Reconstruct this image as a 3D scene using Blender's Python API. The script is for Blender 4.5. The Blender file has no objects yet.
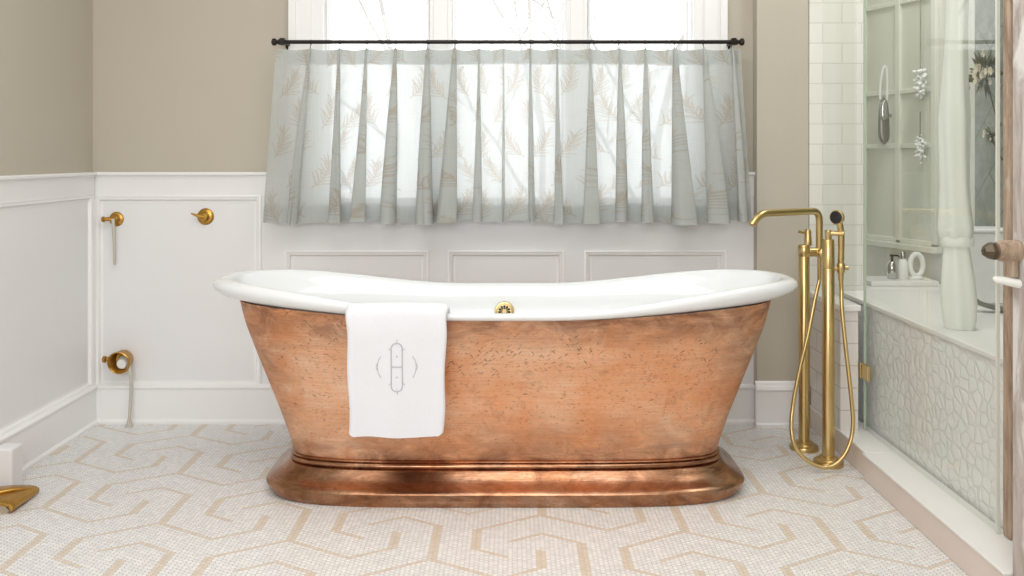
import bpy, bmesh, math, random
import numpy as np
from mathutils import Vector, Matrix
C = bpy.context.scene.collection
random.seed(4); RNG = np.random.default_rng(4)
PI = math.pi
FL = 894.0; CH = 1.05; HZ = 155.0           # focal length in pixels, eye height, horizon row

# ---------------------------------------------------------------- camera, world, light, exposure
cam = bpy.data.cameras.new('camera'); co = bpy.data.objects.new('camera', cam); C.objects.link(co)
cam.sensor_width = 36; cam.lens = FL/1024*36; cam.shift_y = -(288-HZ)/1024
co.location = (0, 0, CH); co.rotation_euler = (PI/2, 0, 0); cam.clip_start = .02
bpy.context.scene.camera = co
vs = bpy.context.scene.view_settings
vs.view_transform = 'Standard'; vs.look = 'None'; vs.gamma = 1; vs.use_curve_mapping = False; vs.exposure = 0.38
w = bpy.data.worlds.new('sky'); bpy.context.scene.world = w; w.use_nodes = True
bg = w.node_tree.nodes['Background']; bg.inputs[0].default_value = (.965, .985, 1, 1); bg.inputs[1].default_value = 2.1
def area(name, loc, tgt, sx, sy, power, col):
    l = bpy.data.lights.new(name, 'AREA'); l.shape = 'RECTANGLE'; l.size = sx; l.size_y = sy; l.energy = power; l.color = col
    o = bpy.data.objects.new(name, l); C.objects.link(o); o.location = loc
    o.rotation_euler = (Vector(tgt)-Vector(loc)).to_track_quat('-Z', 'Y').to_euler(); return o
area('ceiling_panel_light', (-.1, 1.5, 2.62), (-.1, 1.55, 0), 2.2, 1.6, 27, (1, .985, .97))
area('rear_fill_light', (-.55, -1.25, 1.7), (0, 3, .6), 2.0, 1.3, 42, (.985, .99, 1))  # added soft fill behind the camera; the front wall has no window
area('shower_fill_light', (1.5, 2.9, 2.6), (1.5, 2.9, 0), .3, .8, 11, (1, .99, .98))  # overhead fill added to brighten the shower interior, no fitting there

# ---------------------------------------------------------------- helpers
def at(px, py, Y):                            # survey: where a point seen at depth Y stands
    return Vector(((px-512)*Y/FL, Y, CH-(py-HZ)*Y/FL))
def tag(o, label=None, cat=None, group=None, kind=None):
    if label: o['label'] = label
    if cat: o['category'] = cat
    if group: o['group'] = group
    if kind: o['kind'] = kind
    return o
def empty(name, loc=(0, 0, 0), rz=0):
    o = bpy.data.objects.new(name, None); C.objects.link(o); o.location = loc; o.rotation_euler = (0, 0, rz)
    o.empty_display_size = .05; return o
class MB:
    """collects shapes, all given in the local space of the thing they belong to"""
    def __init__(s): s.v = []; s.f = []; s.m = []; s.mi = 0
    def add(s, vs_, fs):
        n = len(s.v); s.v += [tuple(p) for p in vs_]; s.f += [tuple(i+n for i in f) for f in fs]; s.m += [s.mi]*len(fs); return s
    def box(s, x0, x1, y0, y1, z0, z1):
        return s.add([(x0,y0,z0),(x1,y0,z0),(x1,y1,z0),(x0,y1,z0),(x0,y0,z1),(x1,y0,z1),(x1,y1,z1),(x0,y1,z1)],
                     [(0,3,2,1),(4,5,6,7),(0,1,5,4),(1,2,6,5),(2,3,7,6),(3,0,4,7)])
    def rings(s, rs, closed=True, cap0=True, cap1=True, loop=False):
        n = len(rs[0]); v = [p for r in rs for p in r]; f = []
        K = len(rs)
        for k in range(K if loop else K-1):
            k2 = (k+1) % K
            for i in range(n if closed else n-1):
                j = (i+1) % n; f.append((k*n+i, k*n+j, k2*n+j, k2*n+i))
        if not loop:
            if cap0: f.append(tuple(range(n))[::-1])
            if cap1: f.append(tuple((K-1)*n+i for i in range(n)))
        return s.add(v, f)
    def tube(s, pts, r, n=12, cap=True):
        pts = [Vector(p) for p in pts]; R = r if isinstance(r, (list, tuple)) else [r]*len(pts)
        rs = []; up = None
        for i, p in enumerate(pts):
            t = (pts[min(i+1, len(pts)-1)]-pts[max(i-1, 0)]).normalized()
            if up is None: up = Vector((0, 0, 1)) if abs(t.z) < .9 else Vector((0, 1, 0))
            a = (up-t*up.dot(t)).normalized(); b = t.cross(a); up = a
            rs.append([p+(a*math.cos(2*PI*k/n)+b*math.sin(2*PI*k/n))*R[i] for k in range(n)])
        return s.rings(rs, cap0=cap, cap1=cap)
    def lathe(s, prof, c=(0, 0, 0), axis=(0, 0, 1), n=24):
        c = Vector(c); a = Vector(axis).normalized(); q = a.to_track_quat('Z', 'Y')
        return s.rings([[c+q @ Vector((r*math.cos(2*PI*k/n), r*math.sin(2*PI*k/n), h)) for k in range(n)] for r, h in prof])
    def build(s, name, mats, parent=None, smooth=None, bevel=0):
        me = bpy.data.meshes.new(name); me.from_pydata(s.v, [], s.f)
        if not isinstance(mats, (list, tuple)): mats = [mats]
        for m in mats: me.materials.append(m)
        me.polygons.foreach_set('material_index', s.m)
        bm = bmesh.new(); bm.from_mesh(me); bmesh.ops.recalc_face_normals(bm, faces=bm.faces)
        if bevel: bmesh.ops.bevel(bm, geom=[e for e in bm.edges if e.is_manifold and e.calc_face_angle(0) > .5], offset=bevel, segments=2, affect='EDGES', profile=.5)
        bm.to_mesh(me); bm.free()
        if smooth is not None:
            me.polygons.foreach_set('use_smooth', [True]*len(me.polygons))
            me.set_sharp_from_angle(angle=math.radians(smooth))
        me.update(); o = bpy.data.objects.new(name, me); C.objects.link(o)
        if parent: o.parent = parent
        return o
def struct(o): o['kind'] = 'structure'; return o
def spline(pts, n=8):
    P = [Vector(p) for p in pts]; out = []
    for i in range(len(P)-1):
        a = P[max(i-1, 0)]; b = P[i]; c = P[i+1]; d = P[min(i+2, len(P)-1)]
        for k in range(n):
            t = k/n; out.append(.5*((2*b)+(c-a)*t+(2*a-5*b+4*c-d)*t*t+(3*b-a-3*c+d)*t**3))
    return out+[P[-1]]
def fillet(pts, r, n=8):
    P = [Vector(p) for p in pts]; out = [P[0]]
    for i in range(1, len(P)-1):
        a = (P[i-1]-P[i]).normalized(); b = (P[i+1]-P[i]).normalized()
        s, e = P[i]+a*r, P[i]+b*r
        for k in range(n+1):
            t = k/n; out.append(s*(1-t)**2+P[i]*2*t*(1-t)+e*t*t)
    return out+[P[-1]]
def frame_loop(mb, O, U, V, N, u0, u1, v0, v1, prof):
    """mitred moulding round a rectangle; prof = (inset, height) pairs"""
    rs = []
    for (u, v, su, sv) in ((u0, v0, 1, 1), (u1, v0, -1, 1), (u1, v1, -1, -1), (u0, v1, 1, -1)):
        rs.append([O+U*(u+su*d)+V*(v+sv*d)+N*h for d, h in prof])
    mb.rings(rs, closed=True, loop=True)
def extr(mb, prof, p0, p1, n):
    """profile (out, z) pushed from p0 to p1; n is the outward direction"""
    p0 = Vector(p0); p1 = Vector(p1); n = Vector(n)
    mb.rings([[p0+n*o+Vector((0, 0, z)) for o, z in prof], [p1+n*o+Vector((0, 0, z)) for o, z in prof]])

# ---------------------------------------------------------------- materials
class NT:
    def __init__(s, name):
        s.m = bpy.data.materials.new(name); s.m.use_nodes = True; s.t = s.m.node_tree; s.b = s.t.nodes['Principled BSDF']; s.out = s.t.nodes['Material Output']
    def n(s, typ, **kw):
        x = s.t.nodes.new(typ)
        for k, v in kw.items():
            if k in ('i',):
                for kk, vv in v.items():
                    if isinstance(vv, bpy.types.NodeSocket): s.t.links.new(vv, x.inputs[kk])
                    else: x.inputs[kk].default_value = vv
            else: setattr(x, k, v)
        return x
    def link(s, a, b): s.t.links.new(a, b)
    def coord(s, scale=(1, 1, 1), rot=(0, 0, 0), src='Object'):
        c = s.n('ShaderNodeTexCoord'); m = s.n('ShaderNodeMapping'); s.link(c.outputs[src], m.inputs[0])
        m.inputs['Scale'].default_value = scale; m.inputs['Rotation'].default_value = rot; return m.outputs[0]
    def noise(s, vec, scale, detail=4, rough=.55, dist=0):
        x = s.n('ShaderNodeTexNoise'); s.link(vec, x.inputs['Vector']); x.inputs['Scale'].default_value = scale
        x.inputs['Detail'].default_value = detail; x.inputs['Roughness'].default_value = rough; x.inputs['Distortion'].default_value = dist; return x.outputs[0]
    def ramp(s, f, stops):
        r = s.n('ShaderNodeValToRGB'); s.link(f, r.inputs[0]); e = r.color_ramp.elements
        while len(e) < len(stops): e.new(.5)
        for k, (p, c) in enumerate(stops):
            e[k].position = p; e[k].color = (c, c, c, 1) if isinstance(c, (int, float)) else (*c, 1)
        return r.outputs[0]
    def mix(s, f, a, b, typ='MIX'):
        x = s.n('ShaderNodeMix', data_type='RGBA', blend_type=typ)
        for sock, v in ((x.inputs[0], f), (x.inputs[6], a), (x.inputs[7], b)):
            if isinstance(v, bpy.types.NodeSocket): s.link(v, sock)
            elif isinstance(v, (int, float)): sock.default_value = v
            else: sock.default_value = (*v, 1)
        return x.outputs[2]
    def math(s, op, a, b=0, c=None):
        x = s.n('ShaderNodeMath', operation=op)
        for k, v in enumerate((a, b) if c is None else (a, b, c)):
            if isinstance(v, bpy.types.NodeSocket): s.link(v, x.inputs[k])
            else: x.inputs[k].default_value = v
        return x.outputs[0]
    def bump(s, h, strength=.3, dist=.002):
        x = s.n('ShaderNodeBump'); x.inputs['Strength'].default_value = strength; x.inputs['Distance'].default_value = dist
        s.link(h, x.inputs['Height']); s.link(x.outputs[0], s.b.inputs['Normal']); return x
    def set(s, **kw):
        names = dict(col='Base Color', rough='Roughness', metal='Metallic', coat='Coat Weight', trans='Transmission Weight', ior='IOR', spec='Specular IOR Level', sheen='Sheen Weight')
        for k, v in kw.items():
            i = s.b.inputs[names[k]]
            if isinstance(v, bpy.types.NodeSocket): s.link(v, i)
            elif isinstance(v, (tuple, list)): i.default_value = (*v, 1)
            else: i.default_value = v
        return s
def sr(*c): return tuple(((x/255+.055)/1.055)**2.4 if x > 10 else x/255/12.92 for x in c)
def plain(name, col, rough=.5, metal=0, var=.06, sc=6, bump=0, bsc=200, **kw):
    m = NT(name); v = m.coord(); f = m.noise(v, sc, 3)
    lo = tuple(c*(1-var) for c in col); hi = tuple(min(1, c*(1+var)) for c in col)
    m.set(col=m.mix(f, lo, hi), rough=rough, metal=metal, **kw)
    if bump: m.bump(m.noise(v, bsc, 3), bump, .001)
    return m.m
M_wall = plain('taupe_paint', sr(188, 181, 167), .75, var=.03, sc=2, bump=.08, bsc=400)
M_white = plain('white_wainscot_paint', sr(232, 232, 233), .38, var=.012, sc=2)
M_trim = plain('white_trim_paint', sr(241, 241, 241), .35, var=.012)
M_ceil = plain('ceiling_paint', sr(235, 233, 228), .8, var=.01)
M_enamel = plain('white_enamel', sr(236, 239, 241), .12, var=.01, coat=.5)
M_brass = plain('brushed_brass', sr(205, 180, 126), .3, 1, var=.1, sc=9)
M_oldbrass = plain('aged_brass', sr(184, 142, 70), .32, 1, var=.3, sc=40)
M_bronze = plain('dark_bronze', sr(38, 33, 30), .4, .6)
M_oldbronze = plain('tarnished_bronze', sr(96, 86, 72), .4, .8)
M_black = plain('black_rubber', sr(22, 22, 23), .45)
M_chrome = plain('chrome', sr(190, 192, 190), .15, 1)
M_grey = plain('grey_metal', sr(130, 132, 124), .3, .7)
M_porcelain = plain('white_porcelain', sr(238, 240, 236), .2, var=.01)
M_strap = plain('pale_grey_strap', sr(196, 192, 180), .6)
M_thread = plain('grey_embroidery_thread', sr(186, 186, 190), .7)
M_snow = plain('snow_ground', (.88, .9, .92), .8, var=.02)
M_bark = plain('frosted_bark', sr(168, 164, 160), .9, var=.08, sc=10, bump=.3, bsc=40)
M_leaf = plain('dried_leaf', sr(84, 86, 58), .7, var=.3, sc=50)
M_petal = plain('cream_petal', sr(214, 205, 180), .7, var=.12, sc=60)
M_stone = plain('curb_stone', sr(222, 210, 200), .4, var=.07, sc=7)
M_curbtop = plain('white_marble_slab', sr(236, 236, 233), .3, var=.03, sc=8)
M_cloth = plain('white_curtain_cotton', sr(232, 236, 228), .85, var=.02, sc=5, bump=.2, bsc=150)
M_showerwall = None
def tile_mat(name, tw, th, col, grout, rough=.18, plane='XZ', off=.5, mort=.0022):
    m = NT(name); v = m.coord(); sp = m.n('ShaderNodeSeparateXYZ'); m.link(v, sp.inputs[0]); cb = m.n('ShaderNodeCombineXYZ')
    m.link(sp.outputs['X' if plane == 'XZ' else 'Y'], cb.inputs[0]); m.link(sp.outputs['Z'], cb.inputs[1])
    b = m.n('ShaderNodeTexBrick'); m.link(cb.outputs[0], b.inputs['Vector']); b.offset = off
    b.inputs['Color1'].default_value = (*col, 1); b.inputs['Color2'].default_value = (*[c*.975 for c in col], 1); b.inputs['Mortar'].default_value = (*grout, 1)
    b.inputs['Scale'].default_value = 1; b.inputs['Mortar Size'].default_value = mort; b.inputs['Mortar Smooth'].default_value = .3
    b.inputs['Brick Width'].default_value = tw; b.inputs['Row Height'].default_value = th
    m.set(col=b.outputs[0], rough=rough); m.bump(m.math('SUBTRACT', 1, b.outputs['Fac']), .35, .001); return m.m
M_subway = tile_mat('white_subway_tile', .15, .078, sr(226, 225, 217), sr(208, 206, 197))
M_subway_y = tile_mat('white_subway_tile_side', .15, .078, sr(224, 220, 214), sr(192, 186, 178), plane='YZ')
M_sage = tile_mat('pale_sage_tile', .3, .15, sr(222, 222, 213), sr(212, 212, 203), mort=.0016, plane='XZ')
def mk_pebble():
    m = NT('white_pebble_mosaic'); c = m.coord((1, 1, 1)); 
    warp = m.n('ShaderNodeTexNoise'); m.link(c, warp.inputs['Vector']); warp.inputs['Scale'].default_value = 14
    vm = m.n('ShaderNodeVectorMath', operation='MULTIPLY_ADD'); m.link(warp.outputs['Color'], vm.inputs[0]); vm.inputs[1].default_value = (.02, .02, .02); m.link(c, vm.inputs[2])
    vo = m.n('ShaderNodeTexVoronoi', feature='DISTANCE_TO_EDGE'); m.link(vm.outputs[0], vo.inputs['Vector']); vo.inputs['Scale'].default_value = 25; vo.inputs['Randomness'].default_value = .75
    e = m.ramp(vo.outputs[0], [(0, 0.), (.10, .8), (.3, 1.)])
    m.set(col=m.mix(e, sr(240, 242, 241), sr(247, 248, 248)), rough=.35); m.bump(e, .5, .005); return m.m
M_pebble = mk_pebble()
def mk_marble():
    m = NT('green_grey_marble'); c = m.coord(); f = m.noise(c, 7, 8, .65, 1.2); d = m.noise(c, 26, 5, .6)
    v = m.coord((1, 1, 1), (PI/4, 0, 0)); br = m.n('ShaderNodeTexBrick'); sp = m.n('ShaderNodeSeparateXYZ'); m.link(v, sp.inputs[0]); cb = m.n('ShaderNodeCombineXYZ')
    m.link(sp.outputs['Y'], cb.inputs[0]); m.link(sp.outputs['Z'], cb.inputs[1]); m.link(cb.outputs[0], br.inputs['Vector'])
    br.inputs['Scale'].default_value = 1; br.inputs['Brick Width'].default_value = .22; br.inputs['Row Height'].default_value = .16; br.inputs['Mortar Size'].default_value = .002
    col = m.mix(m.math('MULTIPLY', f, d), sr(100, 108, 98), sr(196, 200, 186)); col = m.mix(br.outputs['Fac'], col, sr(90, 92, 84))
    m.set(col=col, rough=.25); return m.m
M_marble = mk_marble()
def mk_wood(name, a, b, cgrey, thr):
    m = NT(name); c = m.coord((9, 9, 1.3)); f = m.noise(c, 3, 8, .65, 1.6); g = m.noise(m.coord((3, 3, 1.2)), 3.2, 5, .6, .6); fine = m.noise(m.coord((60, 60, 4)), 3, 4)
    col = m.mix(m.ramp(f, [(.32, 0.), (.62, 1.)]), a, b); col = m.mix(m.ramp(g, [(thr, 0.), (thr+.09, 1.)]), col, cgrey)
    col = m.mix(m.math('MULTIPLY', fine, .35), col, tuple(x*.5 for x in a))
    m.set(col=col, rough=.6); m.bump(f, .4, .004); return m.m
M_wood = mk_wood('weathered_brown_wood', sr(128, 104, 84), sr(200, 178, 156), sr(206, 196, 182), .58)
M_greywood = mk_wood('whitewashed_grey_wood', sr(164, 152, 142), sr(206, 198, 192), sr(232, 230, 227), .48)
def mk_floor():
    m = NT('hex_mosaic_tile'); a = m.n('ShaderNodeAttribute', attribute_name='shade'); n = m.noise(m.coord(), 3, 3)
    white = m.mix(a.outputs['Fac'], sr(232, 232, 232), sr(248, 248, 247)); m.set(col=white, rough=.28)
    t = NT('tan_mosaic_tile'); a = t.n('ShaderNodeAttribute', attribute_name='shade')
    t.set(col=t.mix(a.outputs['Fac'], sr(223, 209, 191), sr(233, 222, 207)), rough=.3)
    g = plain('mosaic_grout', sr(200, 193, 184), .8, var=.04, sc=3)
    return m.m, t.m, g
M_hexw, M_hext, M_grout = mk_floor()
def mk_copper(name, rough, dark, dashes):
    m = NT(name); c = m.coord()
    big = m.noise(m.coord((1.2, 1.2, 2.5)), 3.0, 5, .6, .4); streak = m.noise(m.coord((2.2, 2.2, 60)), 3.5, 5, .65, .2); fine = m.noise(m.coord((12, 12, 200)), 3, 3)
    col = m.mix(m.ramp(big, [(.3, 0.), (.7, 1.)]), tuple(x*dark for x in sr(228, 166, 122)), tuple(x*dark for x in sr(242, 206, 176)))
    col = m.mix(m.ramp(streak, [(.38, .26), (.56, 0.)]), col, tuple(x*dark for x in sr(206, 134, 96)))
    col = m.mix(m.ramp(m.noise(c, 6.5, 6, .62, .3), [(.42, 0.), (.66, .6)]), col, tuple(x*dark for x in sr(230, 152, 98)))
    st = m.ramp(m.noise(m.coord((3, 3, 60)), 2.4, 6, .7, .3), [(.31, .6), (.36, 0.)])
    stains = m.ramp(m.noise(c, 9, 7, .7, .15), [(.34, .8), (.44, 0.)])
    pat = m.mix(1.0, (0, 0, 0), m.math('MAXIMUM', st, stains))
    sp = m.n('ShaderNodeSeparateXYZ'); m.link(c, sp.inputs[0])
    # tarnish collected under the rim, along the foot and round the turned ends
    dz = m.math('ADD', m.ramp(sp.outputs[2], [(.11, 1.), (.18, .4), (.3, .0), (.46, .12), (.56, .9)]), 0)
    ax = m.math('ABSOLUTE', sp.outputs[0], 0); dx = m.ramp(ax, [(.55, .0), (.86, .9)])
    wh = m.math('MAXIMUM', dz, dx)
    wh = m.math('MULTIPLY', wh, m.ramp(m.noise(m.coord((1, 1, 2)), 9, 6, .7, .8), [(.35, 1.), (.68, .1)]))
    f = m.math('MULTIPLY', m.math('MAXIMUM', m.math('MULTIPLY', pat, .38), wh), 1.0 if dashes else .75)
    grit = m.ramp(m.noise(m.coord((1, 1, 2.2)), 75, 5, .75), [(.36, .7), (.43, 0.)]); f = m.math('MAXIMUM', f, grit)
    if dashes:
        ck = m.n('ShaderNodeTexVoronoi', feature='DISTANCE_TO_EDGE'); m.link(m.coord((1, 1, 1.6)), ck.inputs['Vector']); ck.inputs['Scale'].default_value = 26
        low = m.ramp(sp.outputs[2], [(.12, .9), (.19, .5), (.25, 0.)]); ckm = m.ramp(m.noise(c, 5, 2), [(.45, 0.), (.55, 1.)])
        f = m.math('MAXIMUM', f, m.math('MULTIPLY', m.math('MULTIPLY', m.ramp(ck.outputs[0], [(.0, 1.), (.03, 0.)]), low), ckm))
        tot = None
        for rot, sc in ((.8, 21), (-.95, 19), (.5, 24)):
            q = m.n('ShaderNodeTexVoronoi'); q.inputs['Scale'].default_value = 1; q.inputs['Randomness'].default_value = 1.0
            mp = m.n('ShaderNodeMapping'); t1 = m.n('ShaderNodeCombineXYZ'); m.link(sp.outputs[0], t1.inputs[0]); m.link(sp.outputs[2], t1.inputs[1])
            mp.vector_type = 'POINT'; m.link(t1.outputs[0], mp.inputs[0]); mp.inputs['Rotation'].default_value = (0, 0, -rot)
            m2 = m.n('ShaderNodeMapping'); m.link(mp.outputs[0], m2.inputs[0]); m2.inputs['Scale'].default_value = (sc, sc*5.2, 1); m.link(m2.outputs[0], q.inputs['Vector'])
            d = m.ramp(q.outputs['Distance'], [(.10, 1.), (.20, 0.)]); tot = d if tot is None else m.math('MAXIMUM', tot, d)
        mask = m.ramp(m.noise(c, 9, 3, .5), [(.40, 0.), (.58, 1.)]); hi = m.ramp(sp.outputs[2], [(.33, 0.), (.42, 1.)])
        f = m.math('MAXIMUM', f, m.math('MULTIPLY', m.math('MULTIPLY', tot, mask), m.math('MULTIPLY', hi, .9)))
    col = m.mix(f, col, tuple(x*dark for x in sr(122, 80, 58)))
    m.set(col=col, metal=.6 if dashes else .97, rough=m.ramp(streak, [(.3, rough+.1), (.7, rough-.04)]))
    m.bump(m.mix(.5, m.noise(c, 30, 4), fine), .2 if dashes else .22, .0025); return m.m
M_copper = mk_copper('brushed_copper', .5, 1.0, True)
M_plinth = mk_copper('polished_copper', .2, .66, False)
def mk_glass(name, tint, fr):
    m = NT(name); m.t.nodes.remove(m.b); tr = m.n('ShaderNodeBsdfTransparent'); tr.inputs[0].default_value = (*tint, 1)
    gl = m.n('ShaderNodeBsdfGlossy'); gl.inputs['Roughness'].default_value = .01; fz = m.n('ShaderNodeLayerWeight'); fz.inputs[0].default_value = .5
    mx = m.n('ShaderNodeMixShader'); m.link(m.math('MULTIPLY_ADD', m.math('POWER', fz.outputs['Facing'], 4), .5, .015), mx.inputs[0]); m.link(tr.outputs[0], mx.inputs[1]); m.link(gl.outputs[0], mx.inputs[2]); m.link(mx.outputs[0], m.out.inputs[0]); return m.m
M_glass = mk_glass('shower_glass', (.98, .988, .978), 1.25)
M_winglass = mk_glass('window_glass', (.99, .99, .99), 1.2)
M_glassedge = plain('green_glass_edge', sr(188, 200, 184), .2)
M_frame = plain('cream_frame_paint', sr(226, 228, 217), .4)
M_frost = plain('frosted_glass', sr(222, 224, 212), .25, var=.05, sc=12, bump=.5, bsc=60)
def mk_terry():
    m = NT('white_terry'); c = m.coord(); m.set(col=sr(236, 237, 243), rough=.95, sheen=.3); m.bump(m.noise(c, 330, 4, .7), .7, .003); return m.m
M_terry = mk_terry()
def mk_curtain():
    m = NT('sheer_printed_linen'); m.t.nodes.remove(m.b); a = m.n('ShaderNodeAttribute', attribute_name='sprig'); c = m.coord()
    weave = m.noise(m.coord((260, 260, 9)), 1, 2); weave2 = m.noise(m.coord((12, 12, 300)), 1, 2)
    wv = m.math('MULTIPLY_ADD', m.math('ADD', weave, weave2), .12, -.12)
    col = m.mix(a.outputs['Fac'], sr(208, 211, 208), sr(190, 178, 162))
    colt = m.mix(a.outputs['Fac'], sr(216, 220, 219), sr(188, 176, 162))
    d = m.n('ShaderNodeBsdfDiffuse', i={'Color': col}); t = m.n('ShaderNodeBsdfTranslucent', i={'Color': colt}); tr = m.n('ShaderNodeBsdfTransparent'); tr.inputs[0].default_value = (.96, .97, .97, 1)
    m1 = m.n('ShaderNodeMixShader'); m1.inputs[0].default_value = .42; m.link(d.outputs[0], m1.inputs[1]); m.link(t.outputs[0], m1.inputs[2])
    m2 = m.n('ShaderNodeMixShader'); m.link(m.math('ADD', wv, m.math('MULTIPLY_ADD', a.outputs['Fac'], -.06, .10)), m2.inputs[0]); m.link(m1.outputs[0], m2.inputs[1]); m.link(tr.outputs[0], m2.inputs[2]); m.link(m2.outputs[0], m.out.inputs[0]); return m.m
M_sheer = mk_curtain()

# ---------------------------------------------------------------- room shell
XL, YB, ZC, YF, XR = -1.65, 3.52, 2.7, -1.7, 1.77
def mk_mosaic():
    p = .01425; rows = p*math.sqrt(3)/2
    x0, x1, y0, y1 = XL+.004, 1.145, 1.55, YB-.004
    nc = int((x1-x0)/rows)+1; nr = int((y1-y0)/p)+1
    ii, jj = np.meshgrid(np.arange(nc), np.arange(nr), indexing='ij')
    J0 = np.array([.0876, 2.610]); L = 8*p*math.sqrt(13)
    # lattice kept on the tile grid: columns are rows apart, tiles p apart down a column
    oi = round((J0[0]-x0)/rows); ox = x0+oi*rows
    X = ox+(ii-oi)*rows; Y = y0+jj*p+np.where((ii-oi) % 2, p/2, 0)
    X = X.ravel(); Y = Y.ravel(); k = (X > x0) & (X < x1) & (Y > y0) & (Y < y1); X = X[k]; Y = Y[k]
    th = math.radians(-30+13.9); a = L*np.array([math.cos(th), math.sin(th)]); th2 = th+PI/3; b = L*np.array([math.cos(th2), math.sin(th2)])
    J = np.array([ox+rows/3, y0+round((J0[1]-y0)/p)*p])
    tan = np.zeros(len(X), bool)
    for m_ in range(-9, 10):
        for n_ in range(-9, 10):
            q = J+m_*a+n_*b
            if not (x0-.5 < q[0] < x1+.5 and y0-.5 < q[1] < y1+.5): continue
            for k_ in range(3):
                ang = PI/2+k_*2*PI/3; s = q.copy(); step = [15*p, 8*p, 7*p]
                for l in step:
                    d = np.array([math.cos(ang), math.sin(ang)]); rx, ry = X-s[0], Y-s[1]
                    t = np.clip(rx*d[0]+ry*d[1], 0, l); tan |= ((rx-t*d[0])**2+(ry-t*d[1])**2) < .0097**2
                    s = s+d*l; ang += PI/3
    N = len(X); R = p/math.sqrt(3)*.90
    jit = RNG.normal(0, .00018, (N, 2)); ang = np.arange(6)*PI/3
    vx = X[:, None]+jit[:, :1]+R*np.cos(ang); vy = Y[:, None]+jit[:, 1:]+R*np.sin(ang); vz = .0010+RNG.uniform(-.00015, .0002, (N, 1))+np.zeros((N, 6))
    V = np.stack([vx, vy, vz], -1).reshape(-1, 3)
    base = [(XL, YF, 0), (XR, YF, 0), (XR, 4.3, 0), (XL, 4.3, 0)]
    nv = len(V); V = np.vstack([V, base])
    me = bpy.data.meshes.new('floor'); me.vertices.add(len(V)); me.vertices.foreach_set('co', V.ravel())
    me.loops.add(6*N+4); me.loops.foreach_set('vertex_index', np.arange(6*N+4)); me.polygons.add(N+1)
    me.polygons.foreach_set('loop_start', np.append(np.arange(N)*6, 6*N)); me.polygons.foreach_set('loop_total', np.append(np.full(N, 6), 4))
    for m_ in (M_hexw, M_hext, M_grout): me.materials.append(m_)
    me.polygons.foreach_set('material_index', np.append(tan.astype(int), 2)); me.update(calc_edges=True)
    at_ = me.attributes.new('shade', 'FLOAT', 'FACE'); sh = RNG.beta(1.4, 1.4, N+1); at_.data.foreach_set('value', sh.astype(np.float32)); me.validate()
    o = bpy.data.objects.new('floor', me); C.objects.link(o); return struct(o)
mk_mosaic()
struct(MB().box(XL-.1, XR+.1, YF-.1, 4.3, ZC, ZC+.1).build('ceiling', M_ceil))
struct(MB().box(XL-.1, XL, YF, YB+.14, 0, ZC).build('wall_left', M_wall))
struct(MB().box(XL-.1, XR+.1, YF-.1, YF, 0, ZC).build('wall_front', M_wall))
# window opening in the back wall
WX0, WX1, WZ0, WZ1 = -.77, .74, .85, 2.25
mb = MB(); mb.box(XL-.1, WX0, YB, YB+.14, 0, ZC); mb.box(WX1, 1.149, YB, YB+.14, 0, ZC); mb.box(WX0, WX1, YB, YB+.14, 0, WZ0); mb.box(WX0, WX1, YB, YB+.14, WZ1, ZC)
struct(mb.build('wall_back', M_wall))
YC = 3.46
struct(MB().box(.948, 1.149, YC, YB-.0005, 0, ZC).build('wall_chase', M_wall, bevel=.003))
struct(MB().box(1.1495, 1.358, YC-.006, YB+.14, 0, ZC).build('wall_shower_back', M_subway, bevel=.002))
# wainscot on the back wall: boards, cap, recessed panels
WC = 14.3/FL*YB
zc = lambda py: CH-(py-HZ)*YB/FL
xc = lambda px: (px-512)*YB/FL
T = .012
mb = MB(); F = YB-T
mb.box(XL, xc(97), F, YB-.0005, 0, zc(172)-.006)
def board(x0, x1, z0, z1): mb.box(x0, x1, F, YB-.0005, z0, z1)
board(xc(97), xc(258), zc(197), zc(172)-.006); board(xc(97), xc(258), 0, zc(385))
board(xc(258), xc(288), 0, zc(172)-.006)
ZP0 = .29
pan = [(288, 427), (450, 562), (586, 723)]
board(xc(288), .948, 0, ZP0); board(xc(288), WX0, zc(252), zc(172)-.006); board(WX1, .948, zc(252), zc(172)-.006); board(WX0, WX1, zc(252), WZ0-.01)
board(xc(427), xc(450), ZP0, zc(252)); board(xc(562), xc(586), ZP0, zc(252)); board(xc(723), .948, ZP0, zc(252))
struct(mb.build('trim_1', M_white))                                     # wainscot boards, back
mb = MB(); mb.box(xc(97)+.0005, xc(258)-.0005, YB-.004, YB-.0006, zc(385)+.0005, zc(197)-.0005)
for a, b in pan: mb.box(xc(a)+.0005, xc(b)-.0005, YB-.004, YB-.0006, ZP0+.0005, zc(252)-.0005)
struct(mb.build('trim_8', M_white))
mb = MB(); U = Vector((1, 0, 0)); V = Vector((0, 0, 1)); N = Vector((0, -1, 0))
pr = [(0, 0), (0, .010), (.004, .013), (.010, .011), (.013, .006), (.019, .006), (.024, .002), (.026, 0)]
sub = [(-.008, T), (-.008, T+.007), (-.003, T+.009), (.003, T+.005), (.009, T+.003), (.014, .004), (.022, .004), (.026, .001), (.026, 0), (.0, 0)]
frame_loop(mb, Vector((0, YB-.0005, 0)), U, V, N, xc(93)+.02, xc(260), zc(386), zc(197), sub)
for a, b in pan: frame_loop(mb, Vector((0, YB-.0005, 0)), U, V, N, xc(a), xc(b), ZP0, zc(252), sub)
struct(mb.build('trim_2', M_trim, smooth=40))                            # panel mouldings, back
cap = [(0, 0), (0, -.013), (-.0, -.085), (.014, -.085), (.016, -.080), (.016, -.016), (.022, -.012), (.030, -.010), (.032, -.004), (.030, 0)]
cap = [(.0, 0), (.0, -.096), (.014, -.096), (.016, -.090), (.016, -.02), (.02, -.014), (.030, -.011), (.032, -.004), (.030, 0)]
mb = MB(); zt = zc(172)
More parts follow.
